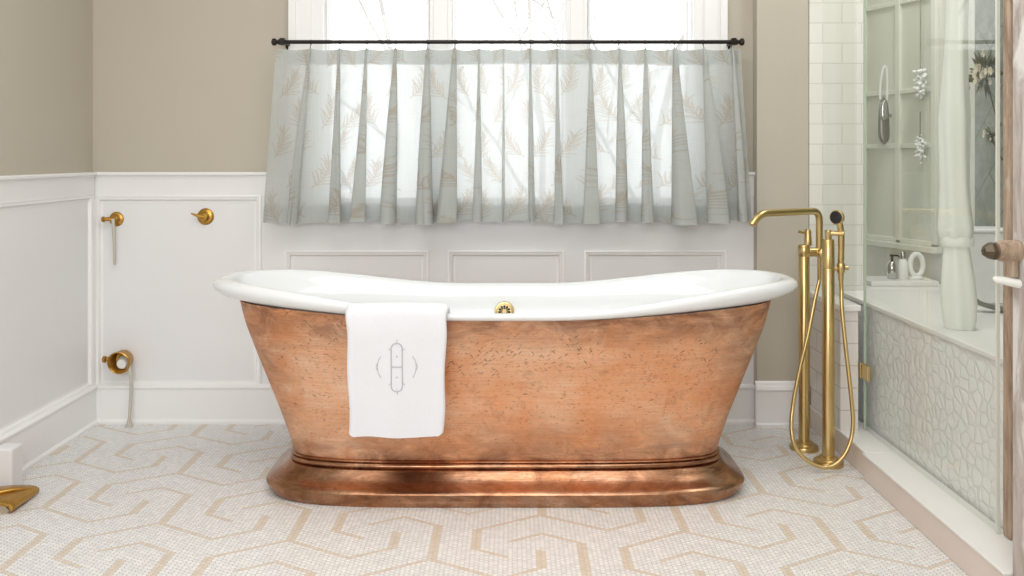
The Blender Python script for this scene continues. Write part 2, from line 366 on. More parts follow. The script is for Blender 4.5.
extr(mb, cap, (XL, YB-.0005, zt), (xc(290), YB-.0005, zt), (0, -1, 0)); extr(mb, cap, (xc(725)+.001, YB-.0005, zt), (.9478, YB-.0005, zt), (0, -1, 0))
struct(mb.build('trim_3', M_trim, smooth=35))
bbp = [(0, 0), (.026, 0), (.027, .012), (.022, .018), (.016, .020), (.016, .128), (.022, .134), (.022, .141), (.014, .147), (.009, .158), (.004, .163), (0, .163)]
bb_low = [(0, 0), (.024, 0), (.024, .010), (.018, .017), (.014, .018), (.014, .135), (.019, .139), (.019, .146), (.012, .150), (0, .152)]
mb = MB(); extr(mb, [(o+T, z) for o, z in bb_low], (XL, YB-.0005, 0), (.9478, YB-.0005, 0), (0, -1, 0)); struct(mb.build('baseboard_back', M_trim, smooth=35))
mb = MB(); bb2 = [(0, 0), (.022, 0), (.024, .012), (.018, .018), (.018, .138), (.024, .146), (.020, .156), (.010, .160), (.008, .170), (0, .176)]
extr(mb, bb2, (.940, YC-.0002, 0), (1.146, YC-.0002, 0), (0, -1, 0)); struct(mb.build('baseboard_chase', M_trim, smooth=35))
# left wall wainscot
mb = MB(); mb.box(XL+.0005, XL+T, YF, YB-.03, zt-.09, zt-.006); mb.box(XL+.0005, XL+T, YF, YB-.03, 0, .15); mb.box(XL+.0005, XL+.004, YF, YB-.03, .1, zt-.02)
struct(mb.build('trim_4', M_white))
mb = MB(); extr(mb, cap, (XL+.0005, YF, zt), (XL+.0005, YB-.02, zt), (1, 0, 0)); struct(mb.build('trim_5', M_trim, smooth=35))
mb = MB(); frame_loop(mb, Vector((XL+.0005, 0, 0)), Vector((0, 1, 0)), V, Vector((1, 0, 0)), 1.0, YB-.035, .15, zt-.09, sub); struct(mb.build('trim_6', M_trim, smooth=40))
mb = MB(); extr(mb, [(o+T, z) for o, z in bb_low], (XL+.0005, YF, 0), (XL+.0005, YB-.02, 0), (1, 0, 0)); struct(mb.build('baseboard_left', M_trim, smooth=35))
mb = MB(); mb.box(XL+.037, -1.553, 2.775, 2.84, 0.0015, .137); struct(mb.build('trim_7', M_white, bevel=.006))

# ---------------------------------------------------------------- window
win = struct(empty('window_1', (0, YB, 0)))
W = lambda px: (px-512)*(YB)/FL
def wb(name, boxes, mat, parent=win, bevel=.002):
    m = MB()
    for b in boxes: m.box(*b)
    return m.build(name, mat, parent, bevel=bevel)
wb('casing', [(W(291), W(313), -.022, -.0005, zt+.0, 2.36), (W(291)-.004, W(297), -.03, -.0225, zt+.0, 2.36), (W(313)-.002, W(327)-.012, -.016, .012, .85, 2.25),
              (W(703), W(725), -.022, -.0005, zt, 2.36), (W(719), W(725)+.004, -.03, -.0225, zt, 2.36), (W(690)+.012, W(703)+.002, -.016, .012, .85, 2.25),
              (W(291), W(725), -.022, -.0005, 2.2505, 2.36)], M_trim)
wb('jamb', [(W(313)+.013, W(324), .0, .13, .85, 2.25), (W(693), W(703)-.013, .0, .13, .85, 2.25)], M_trim)
wb('sill', [(W(295), W(721), -.045, .13, .828, .85)], M_trim)
wb('mullion', [(W(430), W(452), -.014, .12, .85, 2.25), (W(434), W(448), -.022, -.0145, .85, 2.25)], M_trim)
wb('mullion', [(W(566), W(587), -.014, .12, .85, 2.25), (W(570), W(583), -.022, -.0145, .85, 2.25)], M_trim)
for a, b in ((326, 428.5), (453.5, 564.5), (588.5, 690)):
    xa, xb = W(a), W(b); r = .022
    s = wb('sash', [(xa, xa+r*.45, .03, .07, .85, 2.25), (xb-r*.45, xb, .03, .07, .85, 2.25), (xa+r*.45, xb-r*.45, .03, .07, .85, .88), (xa+r*.45, xb-r*.45, .03, .07, 2.2, 2.25)], M_trim)
    MB().box(xa+r*.45, xb-r*.45, .048, .052, .88, 2.2).build('pane', M_winglass, s)

# outdoors
struct(MB().box(-20, 20, 4.6, 40, -1.05, -1.0).build('ground', M_snow))
def tree(name, base, top, label, seed, lean):
    rnd = random.Random(seed); m = MB(); root = empty(name, base)
    H = top
    def grow(p, d, L, r, dep):
        pts = [p]; rr = [r]; 
        for k in range(5):
            d = (d+Vector((rnd.uniform(-.22, .22), rnd.uniform(-.1, .1), rnd.uniform(-.08, .14)))).normalized(); p = p+d*L/5; pts.append(p); rr.append(r*(1-.13*(k+1)))
            if dep > 0 and k > 0:
                for _ in range(1 if dep > 2 else 2):
                    s = rnd.choice((-1, 1)); q = (d+Vector((s*rnd.uniform(.5, 1.1), rnd.uniform(-.4, .4), rnd.uniform(-.1, .5)))).normalized(); grow(p, q, L*rnd.uniform(.45, .7), rr[-1]*.55, dep-1)
        m.tube(pts, rr, 6)
    grow(Vector((0, 0, 0)), Vector((lean, 0, 1)).normalized(), H, .05, 3)
    m.build('branches', M_bark, root, smooth=60); tag(root, label, 'tree')
tree('bare_tree', (-1.35, 7.2, -1), 3.6, 'pale bare tree with arching twigs outside the left window pane', 5, .12)
tree('bare_tree', (.35, 8.4, -1), 3.8, 'faint bare tree with thin upright twigs outside the middle window pane', 11, -.02)
tree('bare_tree', (1.15, 6.6, -1), 3.6, 'pale bare tree with forking stem outside the right window pane', 8, .03)

# ---------------------------------------------------------------- curtain rod and curtains
YR = 3.40
rod = empty('curtain_rod', (0, YR, CH+113*YR/FL)); xr = lambda px: (px-512)*YR/FL
MB().tube([(xr(281), 0, 0), (xr(735), 0, 0)], .0076, 14).build('rod', M_bronze, rod, smooth=40)
for px, s in ((281, -1), (735, 1)):
    MB().lathe([(.008, 0), (.011, .001), (.011, .009), (.008, .011), (.007, .015), (.012, .019), (.0145, .025), (.0135, .031), (.008, .035), (.002, .036)], (xr(px), 0, 0), (s, 0, 0)).build('finial', M_bronze, rod, smooth=40)
    m = MB(); m.tube([(xr(px)-s*.006, 0, 0), (xr(px)-s*.006, .05, .0), (xr(px)-s*.006, YB-YR-.024, 0)], .006, 10); m.lathe([(.018, 0), (.018, .004), (.010, .008), (.006, .012)], (xr(px)-s*.006, YB-YR-.001, 0), (0, -1, 0))
    m.box(xr(px)-s*.006-.009, xr(px)-s*.006+.009, -.012, .012, -.012, .014); m.build('bracket', M_bronze, rod, smooth=40)
tag(rod, 'thin dark bronze curtain rod with round end finials across the window', 'curtain rod')

def curtain(hooks, edge0, edge1, bot0, bot1, label, seed):
    rnd = np.random.default_rng(seed)
    zt_, zb_ = CH+106*YR/FL, CH-67.5*YR/FL; H = zt_-zb_
    hk = [edge0]+hooks+[edge1]; K = len(hk)
    n = 600; mrow = 230
    U_ = np.linspace(0, K-1, n); Vv = np.linspace(0, 1, mrow)
    hx = np.array([xr(h) for h in hk]); hb = xr(bot0)+(hx-hx[0])/(hx[-1]-hx[0])*(xr(bot1)-xr(bot0))
    lean = rnd.normal(0, .017, K); lean[0] = lean[-1] = 0
    amp = rnd.uniform(.45, 1.45, K); amp[0] = amp[-1] = .25
    def surf(U2, V2):
        i = np.clip(np.floor(U2).astype(int), 0, K-2); fr = U2-i
        g = lambda arr: arr[i]*(1-fr)+arr[i+1]*fr
        top = g(hx); bt = g(hb)+g(lean); x = top*(1-V2)+bt*V2; s = np.abs(hx[i+1]-hx[i])
        A = g(amp); v7 = V2**.75; w_ = .62; fp = fr**w_; fq = (1-fr)**w_; ph = 2*PI*fp/(fp+fq)
        B = s*(.09+.30*v7)*A; x = x-B*np.sin(ph+.4*np.sin(2.1*V2+i*1.7)*V2)
        d = -(.012+.030*v7)*A*np.cos(ph)-.008*V2*np.sin(ph*2+i*2.3)*A
        pinch = np.exp(-((np.minimum(fr, 1-fr))/.09)**2)*np.exp(-((V2-.07)/.05)**2)*.012; d -= pinch*(g(amp) > .4)
        z = zt_-V2*H+.0035*np.cos(ph)*(1-V2)**6 + .006*np.sin(U2*1.7+seed)*V2 
        return x, YR-.004+d, z
    U2, V2 = np.meshgrid(U_, Vv, indexing='ij'); X, Yy, Z = surf(U2, V2)
    P = np.stack([X, Yy, Z], -1)
    # printed sprigs, laid out on the flat cloth
    cu = U2/(K-1)*1.25; cv = V2*H; spr = np.zeros(U2.shape)
    def leaf(x0, y0, ang, L, wd):
        nonlocal spr
        bend = rnd.uniform(-.5, .5); px_, py_ = x0, y0
        for s_ in range(3):
            a_ = ang+bend*s_/2; dx, dy = math.sin(a_), -math.cos(a_); l = L/3
            rx, ry = cu-px_, cv-py_; t = np.clip(rx*dx+ry*dy, 0, l); dd = np.hypot(rx-t*dx, ry-t*dy); w_ = wd*(1-.22*s_)
            spr = np.maximum(spr, np.clip((w_-dd)/w_*1.8, 0, 1)); px_ += dx*l; py_ += dy*l
    r_ = 0
    for gy in np.arange(.03, H+.08, .118):
        for gx in np.arange(-.02+(.075 if r_ % 2 else 0), 1.3, .135):
            x0, y0 = gx+rnd.uniform(-.012, .012), gy+rnd.uniform(-.015, .015); t0 = rnd.choice((-.75, .75))+rnd.uniform(-.3, .3)
            a_ = t0; px0, py0 = x0-.03*math.sin(t0), y0+.04*math.cos(t0)
            for k in range(8):
                q0, q1 = px0, py0; px0 += math.sin(a_)*.0125; py0 -= math.cos(a_)*.0125; a_ -= .09*math.copysign(1, t0)
                dx, dy = px0-q0, py0-q1; l2 = dx*dx+dy*dy; t = np.clip(((cu-q0)*dx+(cv-q1)*dy)/l2, 0, 1); spr = np.maximum(spr, np.clip((.0026-np.hypot(cu-q0-t*dx, cv-q1-t*dy))/.0026*1.8, 0, 1))
                for sd in (-1, 1): leaf(px0, py0, a_+sd*(.75-.05*k)+rnd.uniform(-.1, .1), rnd.uniform(.040, .056)*(1-.05*k), .0031)
            leaf(px0, py0, a_, .04, .003)
        r_ += 1
    spr *= .68
    v = P.reshape(-1, 3).tolist(); f = []
    for i in range(n-1):
        b0 = i*mrow
        f += [(b0+j, b0+j+1, b0+mrow+j+1, b0+mrow+j) for j in range(mrow-1)]
    att = list(spr.ravel())
    # turned-up hem and heading band behind the face
    for va, vb in ((.895, .998), (.0, .085)):
        n0 = len(v); mr = 6; u3, v3 = np.meshgrid(U_[::2], np.linspace(va, vb, mr), indexing='ij'); hxx, hy, hz = surf(u3, v3)
        v += np.stack([hxx, hy+.0035, hz], -1).reshape(-1, 3).tolist(); att += [0]*u3.size
        for i in range(u3.shape[0]-1): f += [(n0+i*mr+j, n0+i*mr+j+1, n0+(i+1)*mr+j+1, n0+(i+1)*mr+j) for j in range(mr-1)]
    me = bpy.data.meshes.new('panel'); me.from_pydata(v, [], f); me.materials.append(M_sheer)
    a_ = me.attributes.new('sprig', 'FLOAT', 'POINT'); a_.data.foreach_set('value', np.array(att, dtype=np.float32))
    me.polygons.foreach_set('use_smooth', [True]*len(me.polygons)); me.update()
    root = empty('cafe_curtain', (0, 0, 0)); o = bpy.data.objects.new('panel', me); C.objects.link(o); o.parent = root
    zr = CH+113*YR/FL
    for px in hooks:
        x = xr(px); c = []
        for k in range(25): 
            a = 2*PI*k/24; c.append((x, YR+math.sin(a)*.0095, zr+math.cos(a)*.0095-.0015))
        m = MB(); m.tube(c, .0013, 6); m.tube([(x, YR-.002, zr-.011), (x, YR-.012, zr-.02), (x, YR-.014, zr-.045)], .0014, 6); m.build('hook', M_bronze, root, smooth=50)
    tag(root, label, 'curtain', None)
curtain([311, 340, 367, 396, 428, 455, 479], 276, 504, 266, 505, 'left half of the sheer pale green cafe curtain printed with tan sprigs', 3)
curtain([530, 557, 590, 619, 645, 674, 703, 731], 503, 740, 503, 751, 'right half of the sheer pale green cafe curtain printed with tan sprigs', 7)

# ---------------------------------------------------------------- bathtub
TX, TY = -.021, 2.925
tub = empty('bathtub', (TX, TY, 0))
NS = 160
def ell(a, b, zf, nexp=2.35):
    out = []
    for k in range(NS):
        t = 2*PI*k/NS; c, s = math.cos(t), math.sin(t); x = a*math.copysign(abs(c)**(2/nexp), c); y = b*math.copysign(abs(s)**(2/nexp), s)
        u = abs(x)/a; out.append((x, y, zf(u) if callable(zf) else zf))
    return out
def sst(a, b, x): t = min(1, max(0, (x-a)/(b-a))); return t*t*(3-2*t)
lift = lambda L, z0: (lambda u: z0+L*sst(.15, .98, u))
def body_ring(t):
    za = .112; A = [(0, .675), (.1, .690), (.3, .727), (.62, .793), (.85, .838), (1, .858)]; B = [(0, .200), (.15, .206), (.5, .238), (.8, .275), (1, .300)]
    return za, np.interp(t, *zip(*A)), np.interp(t, *zip(*B))
rs = []
for k in range(25):
    t = k/24; za, a, b = body_ring(t); rs.append(ell(a, b, (lambda t: lambda u: za+t*((.563+.026*sst(.2, 1, u))-za))(t), 4.3-1.8*t**.7))
MB().rings(rs, cap0=True, cap1=False).build('body', M_copper, tub, smooth=60)
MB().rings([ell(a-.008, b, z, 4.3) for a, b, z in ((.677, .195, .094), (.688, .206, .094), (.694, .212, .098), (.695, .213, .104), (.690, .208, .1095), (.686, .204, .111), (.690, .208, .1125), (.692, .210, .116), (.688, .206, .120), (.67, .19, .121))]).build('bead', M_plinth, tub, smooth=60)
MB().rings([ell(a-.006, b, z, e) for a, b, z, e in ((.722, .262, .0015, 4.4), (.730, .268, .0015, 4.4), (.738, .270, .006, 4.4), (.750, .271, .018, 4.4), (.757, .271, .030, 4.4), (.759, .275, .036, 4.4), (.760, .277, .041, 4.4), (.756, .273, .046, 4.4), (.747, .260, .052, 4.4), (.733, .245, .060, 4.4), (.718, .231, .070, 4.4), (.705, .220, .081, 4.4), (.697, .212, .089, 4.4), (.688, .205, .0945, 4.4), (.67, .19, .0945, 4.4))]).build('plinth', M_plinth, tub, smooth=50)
rim = [(.855, .297, lift(.026, .562)), (.870, .303, lift(.030, .563)), (.918, .314, lift(.042, .565)), (.940, .321, lift(.052, .570)), (.946, .325, lift(.058, .576)), (.942, .324, lift(.064, .582)), (.930, .319, lift(.068, .586)),
       (.912, .312, lift(.070, .587)), (.895, .305, lift(.069, .585)), (.880, .298, lift(.065, .579)), (.866, .291, lift(.058, .568))]
rg = [ell(a, b, z, 2.35) for a, b, z in rim]
def basin_ring(t): 
    a = .885-.255*t**1.1 if t < .8 else None
    a = np.interp(t, [0, .1, .5, .75, .9, 1], [.866, .80, .72, .64, .55, .40]); b = np.interp(t, [0, .06, .25, .6, .82, .93, 1], [.291, .277, .255, .215, .185, .15, .09]); return a, b
for k in range(1, 19):
    t = k/18; a, b = basin_ring(t); rg.append(ell(a, b, (lambda t: lambda u: (.568+.058*sst(.15, .98, u))*(1-t)+.175*t)(t), 2.35))
MB().rings(rg, cap0=False, cap1=True).build('basin', M_enamel, tub, smooth=60)
# overflow grille on the far inner wall
zo = .495; to = (.574-zo)/.4; bo = basin_ring(to)[1]
ov = MB(); oc = Vector((-.006, bo-.0125, zo)); ax = Vector((0, -1, .12)).normalized()
q = ax.to_track_quat('Z', 'Y')
ov.lathe([(.034, 0), (.035, .003), (.033, .006), (.028, .0065), (.026, .0045), (.0, .0045)], oc, ax, 32)
ovo = ov.build('overflow_plate', M_brass, tub, smooth=40)
m = MB()
for k in range(11):
    a = 2*PI*k/11+PI/2; pts = []
    for (rr, ww) in ((.0075, .0012), (.012, .0028), (.017, .0042), (.0205, .0034), (.022, .001)):
        pts.append((rr, ww))
    top = [(r*math.cos(a)-w_*math.sin(a), r*math.sin(a)+w_*math.cos(a)) for r, w_ in pts]; bot = [(r*math.cos(a)+w_*math.sin(a), r*math.sin(a)-w_*math.cos(a)) for r, w_ in pts[::-1]]
    poly = top+bot; v0 = [oc+q @ Vector((x, y, .004)) for x, y in poly]; v1 = [oc+q @ Vector((x, y, .0054)) for x, y in poly]; m.rings([v0, v1])
m.build('slots', M_black, ovo)
tag(tub, 'copper double-slipper bathtub with white enamel inside on a flared plinth', 'bathtub')

# ---------------------------------------------------------------- towel
TWX = -.333; tw = empty('towel', (TWX, TY-.325-.014, .235))
path = [(.118, .215, 0), (.105, .27, 0), (.082, .318, 0), (.060, .352, 0), (.040, .3685, 0), (.020, .3735, 0), (.004, .368, 0), (-.006, .350, 0), (-.009, .31, 0), (-.006, .24, 0), (-.002, .15, 0), (.000, .07, 0), (.002, .0, 0)]
sp_ = spline([(0, a, b) for a, b, _ in path], 7)
nx = 60; L_ = len(sp_); fr_ = []; bk = []
for k, p in enumerate(sp_):
    t = sp_[min(k+1, L_-1)]-sp_[max(k-1, 0)]; t.normalize(); nrm = Vector((0, t.z, -t.y))
    if nrm.y > 0 and k > L_/2: nrm = -nrm
    down = max(0, (k-L_*.5)/(L_*.5)); half = .1475-.012*down
    row = []
    for i in range(nx+1):
        u = i/nx*2-1; x = u*half+.002*math.sin(k*.35)*abs(u)
        edge = max(0, (abs(u)-.93)/.07); th = .0075*math.sqrt(max(.02, 1-edge*edge)); thk = th
        wave = .0035*math.sin(u*2.6+.6)*down+.002*math.sin(u*7+k*.07)*down
        z = p.z
        if k > L_-8: z += max(0, abs(u)-.9)*.10*(k-(L_-8))/8 - .004*math.sin(u*4+1)*(k-(L_-8))/8
        top = 0.004*(1-u*u)*(1 if .2 < k/L_ < .6 else 0)
        row.append((Vector((x, p.y+wave, z+top)), nrm, thk))
    fr_.append(row)
m = MB(); vv = []; ff = []
rs = []
for row in fr_:
    ring = [c+n*-0+Vector((0, 0, 0))-n*(-th) for c, n, th in row]+[c-n*th for c, n, th in row[::-1]]
    rs.append(ring)
m.rings(rs); m.build('cloth', M_terry, tw, smooth=70)
# embroidered monogram, stitched on the hanging front
def tz(py): return CH-(py-HZ)*(TY-.345)/FL-.235
def tx(px): return (px-512)*(TY-.345)/FL-TWX
def onf(px, py):
    z = tz(py); best = min(range(L_//2, L_), key=lambda k: abs(sp_[k].z-z)); x = tx(px); u = x/.14; k = best; down = max(0, (k-L_*.5)/(L_*.5))
    return Vector((x, sp_[best].y-.0078+.0035*math.sin(u*2.6+.6)*down+.002*math.sin(u*7+k*.07)*down, z))
m = MB(); tk = .0018
def st(pts, r=tk): m.tube([onf(*p) for p in pts], r, 6)
cap_ = [(391.5, y) for y in (386, 375, 366, 357, 348)]+[(391.5+5.5-5.5*math.cos(a), 348-5.5*math.sin(a)) for a in np.linspace(.3, PI-.3, 7)]+[(402.5, y) for y in (348, 357, 366, 375, 386)]+[(397+5.5*math.cos(a), 386+5.5*math.sin(a)) for a in np.linspace(.3, PI-.3, 7)]+[(391.5, 386)]
st(cap_); st([(391.5, 366.5), (397, 366.5), (402.5, 366.5)])
for s in (-1, 1):
    st([(397+s*16, 356), (397+s*18.6, 361), (397+s*19.4, 366.5), (397+s*18.6, 372), (397+s*16, 377.5)], .0012); m.tube([onf(397+s*19.6, 363), onf(397+s*20.6, 366.5), onf(397+s*19.6, 370)], .001, 6)
    st([(397, 366.5+s*22.6), (397, 366.5+s*25), (397+.8, 366.5+s*28)], .0011)
    st([(396, 366.5+s*10.5), (398, 366.5+s*10.5)], .001); st([(397, 366.5+s*9.5), (397, 366.5+s*11.5)], .001)
    for s2 in (-1, 1): st([(397+s*5.5, 366.5+s2*16), (397+s*8, 366.5+s2*18.5)], .0009)
m.build('monogram', M_thread, tw)
tag(tw, 'folded white terry towel with grey embroidered monogram draped over the tub rim', 'towel')

# ---------------------------------------------------------------- floor-standing tub filler
fa = Vector((1.042, 3.19, 0)); fb = Vector((1.072, 3.03, 0))
fil = empty('tub_filler', tuple(fa))
def rel(v): return Vector(v)-fa
def colm(p, r, h, br):
    c = rel(p); MB().lathe([(br, .001), (br, .012), (br*.96, .016), (br*.72, .018), (br*.62, .022), (br*.62, .028), (r*1.02, .032)], c, (0, 0, 1), 32).build('base', M_brass, fil, smooth=35)
    MB().lathe([(r, .03), (r, h-.004), (r-.002, h)], c, (0, 0, 1), 28).build('column', M_brass, fil, smooth=35)
zv = CH-(252-HZ)*3.19/FL
colm(fa, .0195, zv-.012, .050); colm(fb, .0205, CH-(268-HZ)*3.03/FL-.0015, .050)
xs = .055                                                         # spout riser stands this far to the right of the rear column
c0 = Vector((0, 0, zv))
m = MB(); m.tube([c0+Vector((-.012, 0, 0)), c0+Vector((.078, 0, 0))], .0165, 20); m.lathe([(.0195, -.014), (.0215, -.010), (.0215, .020), (.017, .026)], c0, (0, 0, 1)); m.build('valve_body', M_brass, fil, smooth=40)
m = MB(); m.lathe([(.014, .0), (.014, .02), (.019, .022), (.0205, .03), (.019, .040), (.012, .045), (.001, .046)], c0+Vector((xs, -.014, .0)), (0, -1, 0)); m.build('diverter_knob', M_brass, fil, smooth=40)
m = MB(); m.lathe([(.013, .024), (.013, .05), (.0115, .056), (.0115, .075), (.008, .081), (.001, .082)], c0+Vector((.014, 0, 0)), (0, 0, 1)); m.tube([c0+Vector((.014, 0, .068)), c0+Vector((-.022, -.01, .073))], [.0055, .0045], 10); m.build('lever_handle', M_brass, fil, smooth=40)
zs = CH-(211.5-HZ)*3.15/FL
pts = fillet([c0+Vector((xs, 0, .010)), Vector((xs, 0, zs)), Vector((.865-fa.x-.02, -.14, zs)), Vector((.828-fa.x-.012, -.15, zs-.04))], .038, 10)
MB().tube(pts, .0122, 20).build('spout', M_brass, fil, smooth=40)
MB().tube([c0+Vector((xs, 0, -.012)), c0+Vector((xs, 0, -.10))], .0075, 12).build('hose_outlet', M_brass, fil, smooth=40)
# front column head and lever
zf = CH-(268-HZ)*3.03/FL; cf = rel(fb)
m = MB(); m.lathe([(.0185, zf-.0012), (.0185, zf+.001), (.0205, zf+.002), (.0205, zf+.092), (.018, zf+.096), (.0185, zf+.098)], cf, (0, 0, 1), 28); m.build('cartridge_housing', M_brass, fil, smooth=35)
m = MB(); m.lathe([(.0105, zf+.097), (.0105, zf+.118), (.012, zf+.121), (.0105, zf+.128), (.002, zf+.1295)], cf, (0, 0, 1)); m.tube([cf+Vector((0, 0, zf+.119)), cf+Vector((.03, -.01, zf+.118)), cf+Vector((.046, -.014, zf+.117))], [.0085, .008, .0075], 12); m.build('lever_handle', M_brass, fil, smooth=40)
# holder for the hand shower
hx_ = (841-512)*3.03/FL-fa.x; hy_ = -.16
m = MB(); m.tube([cf+Vector((.018, 0, zf-.003)), Vector((hx_-.004, hy_, zf-.003))], .0065, 12); m.lathe([(.0125, -.016), (.0135, -.013), (.0135, .013), (.0125, .016)], (hx_, hy_, zf), (0, 0, 1)); m.lathe([(.006, 0), (.0075, .012), (.001, .014)], (hx_+.012, hy_, zf), (1, 0, 0)); m.build('holder', M_brass, fil, smooth=40)
tag(fil, 'brushed brass floor-standing tub filler with two columns and a high angled spout', 'bath tap')
hs = empty('hand_shower', (fa.x+hx_, fa.y+hy_, zf))
m = MB(); m.tube(spline([(0, 0, -.042), (0, 0, .02), (.001, 0, .08), (.0, 0, .125), (-.004, 0, .15)], 5), [.009]*5+[.0105]*5+[.011]*5+[.0105]*5+[.010], 14); 
hc = Vector((-.014, -.004, .172)); hd = Vector((-.80, -.72, .02)).normalized()
m.lathe([(.010, -.016), (.020, -.012), (.0245, -.004), (.025, .006), (.022, .009)], hc, hd); m.build('handle', M_brass, hs, smooth=45)
MB().lathe([(.0215, .006), (.0215, .0095), (.019, .011), (.001, .0115)], hc, hd).build('spray_face', M_black, hs, smooth=40)
r0 = Vector((fa.x+hx_, fa.y+hy_, zf))
def hp(px, py, Y): return at(px, py, Y)-r0
hose = [(0, 0, -.041), hp(841.5, 290, 3.03), hp(842, 310, 3.02), hp(846, 350, 3.00), hp(850.5, 390, 2.98), hp(853, 425, 2.965), hp(848, 448, 2.955), hp(837, 463, 2.95), hp(824, 467.5, 2.95), hp(808, 461, 2.955), hp(796, 448, 2.965), hp(791.5, 430, 2.98), hp(793, 405, 3.00), hp(799, 372, 3.05), hp(808, 335, 3.11), hp(815, 300, 3.16), (fa.x+xs-r0.x, fa.y-r0.y, zv-.10-r0.z)]
MB().tube(spline(hose, 8), .0068, 12).build('hose', M_brass, hs, smooth=60)
tag(hs, 'brass hand shower with black spray face and long looping hose beside the columns', 'hand shower')

# ---------------------------------------------------------------- brass fittings on the left
Yw = YB-T*0-.0006
def rosette(m, p, r): m.lathe([(r, 0), (r, .004), (r*.9, .008), (r*.62, .010), (r*.5, .016), (r*.55, .022), (r*.4, .027), (.001, .028)], p, (0, -1, 0), 28)
h1 = empty('wall_hook', (xc(117), Yw, zc(219)))
m = MB(); rosette(m, (0, 0, 0), .029); m.build('backplate', M_oldbrass, h1, smooth=40)
m = MB(); m.tube([(0, -.022, 0), (-.02, -.03, .002), (-.034, -.032, .001)], [.010, .008, .007], 12); m.lathe([(.007, 0), (.011, .003), (.011, .010), (.006, .014)], (-.032, -.032, .001), (-1, 0, 0)); m.build('peg', M_oldbrass, h1, smooth=40)
tag(h1, 'round brass wall hook with a pale cord hanging from it', 'hook')
h1c = MB(); h1c.tube([(.0, -.034, .004), (.001, -.033, -.03), (.001, -.026, -.10), (0, -.022, -.178)], [.006, .0065, .0055, .0045], 10)
cord = h1c.build('hanging_cord', M_strap, None, smooth=50); cord.location = h1.location; tag(cord, 'short pale grey cord hanging from the left brass wall hook', 'cord')
h2 = empty('wall_hook', (xc(206), Yw, zc(216.5)))
m = MB(); rosette(m, (0, 0, 0), .033); m.lathe([(.027, .009), (.028, .012), (.026, .013)], (0, 0, 0), (0, -1, 0)); m.build('backplate', M_oldbrass, h2, smooth=40)
m = MB(); m.tube([(0, -.022, 0), (-.022, -.028, .004), (-.048, -.03, .014)], [.009, .006, .0028], 12); m.build('peg', M_oldbrass, h2, smooth=40)
tag(h2, 'round brass wall hook with a thin pointed peg and nothing hanging, nearer the curtain', 'hook')
v = empty('supply_valve', (xc(125), Yw, zc(358)))
m = MB(); m.lathe([(.030, 0), (.030, .003), (.036, .006), (.040, .03), (.043, .05), (.0445, .058), (.041, .060), (.037, .056), (.034, .035), (.028, .016), (.012, .012), (.001, .012)], (0, 0, 0), (0, -1, -.12), 32); m.build('cup', M_oldbrass, v, smooth=40)
m = MB(); m.lathe([(.001, .044), (.018, .042), (.024, .03), (.026, .014)], (.004, 0, -.010), (0, -1, -.12)); m.build('cap', M_porcelain, v, smooth=40)
m = MB(); m.tube([(-.038, -.03, .004), (-.064, -.032, .002)], .008, 12); m.lathe([(.009, 0), (.013, .003), (.013, .012), (.008, .015)], (-.058, -.032, .002), (-1, 0, 0)); m.build('knob', M_oldbrass, v, smooth=40)
m = MB(); zv0 = -(zc(358)); m.tube(spline([(.036, -.045, -.02), (.044, -.05, -.06), (.047, -.055, -.12), (.047, -.065, zv0+.06), (.047, -.07, zv0+.012)], 6), [.008]*7+[.006]*18, 10); m.lathe([(.014, 0), (.014, .006), (.009, .014), (.007, .03)], (.047, -.07, zv0+.0013), (0, 0, 1)); m.build('supply_pipe', M_strap, v, smooth=50)
tag(v, 'cup-shaped brass supply valve low on the wall with a pale pipe to the floor', 'valve')
# brass foot on the floor at the left edge
bf = empty('brass_foot', (-1.53, 2.675, 0), math.radians(4))
def slab(m, prof, y0, y1, skew=0):
    n_ = 9; rs = []
    for k in range(n_):
        t = k/(n_-1); y = y0+(y1-y0)*t; s = 1-.12*abs(2*t-1)**3; rs.append([(x+skew*t*(x > 0), y, z*s) for x, z in prof])
    m.rings(rs)
m = MB(); slab(m, [(-.10, .030), (-.05, .036), (.0, .040), (.035, .040), (.058, .035), (.068, .026), (.066, .010), (.058, .010), (.056, .024), (.035, .030), (.0, .030), (-.05, .027), (-.10, .021)], -.070, .075, .012); m.build('top_plate', M_oldbrass, bf, smooth=35, bevel=.0015)
m = MB(); m.tube([(-.10, -.05, .033), (-.03, -.025, .041), (.03, .01, .043), (.066, .045, .031)], [.005, .008, .008, .005], 8); m.build('ridge', M_oldbrass, bf, smooth=50)
m = MB(); m.rings([[(-.10, y, .0013), (.050, y, .0013), (.052, y, .009), (.034, y, .027), (-.10, y, .019)] for y in (-.060, .066)]); m.build('pad', plain('wood_pad', sr(182, 168, 148), .6, var=.15, sc=30), bf)
tag(bf, 'aged brass floor foot with a raised ridge lying at the left edge', 'floor fitting')

# ---------------------------------------------------------------- shower: knee wall, curb, deck
KX0, KX1, KY = 1.150, 1.212, 3.13; ZK = .525
kw = struct(MB().box(KX0, KX1, KY, YC-.0065, .0875, ZK-.022).build('knee_wall', M_subway_y))
struct(MB().box(KX0-.006, KX1+.008, KY-.010, YC-.0065, ZK-.0215, ZK).build('knee_wall_cap', M_curbtop, bevel=.004))
cb = struct(empty('shower_curb', (0, 0, 0)))
m = MB(); m.box(1.148, 1.262, 2.895, YC-.0065, .0, .079); m.build('curb_block', M_stone, cb, bevel=.003)
m = MB(); m.box(1.138, 1.262, 2.062, 2.892, .0, .079); m.build('curb_block', M_stone, cb, bevel=.003)
m = MB(); m.box(1.144, 1.264, 2.897, YC-.0065, .0792, .0872); m.build('curb_top', M_curbtop, cb, bevel=.002)
m = MB(); m.box(1.134, 1.264, 2.062, 2.894, .0792, .0872); m.build('curb_top', M_curbtop, cb, bevel=.002)
dk = struct(empty('shower_deck', (0, 0, 0)))
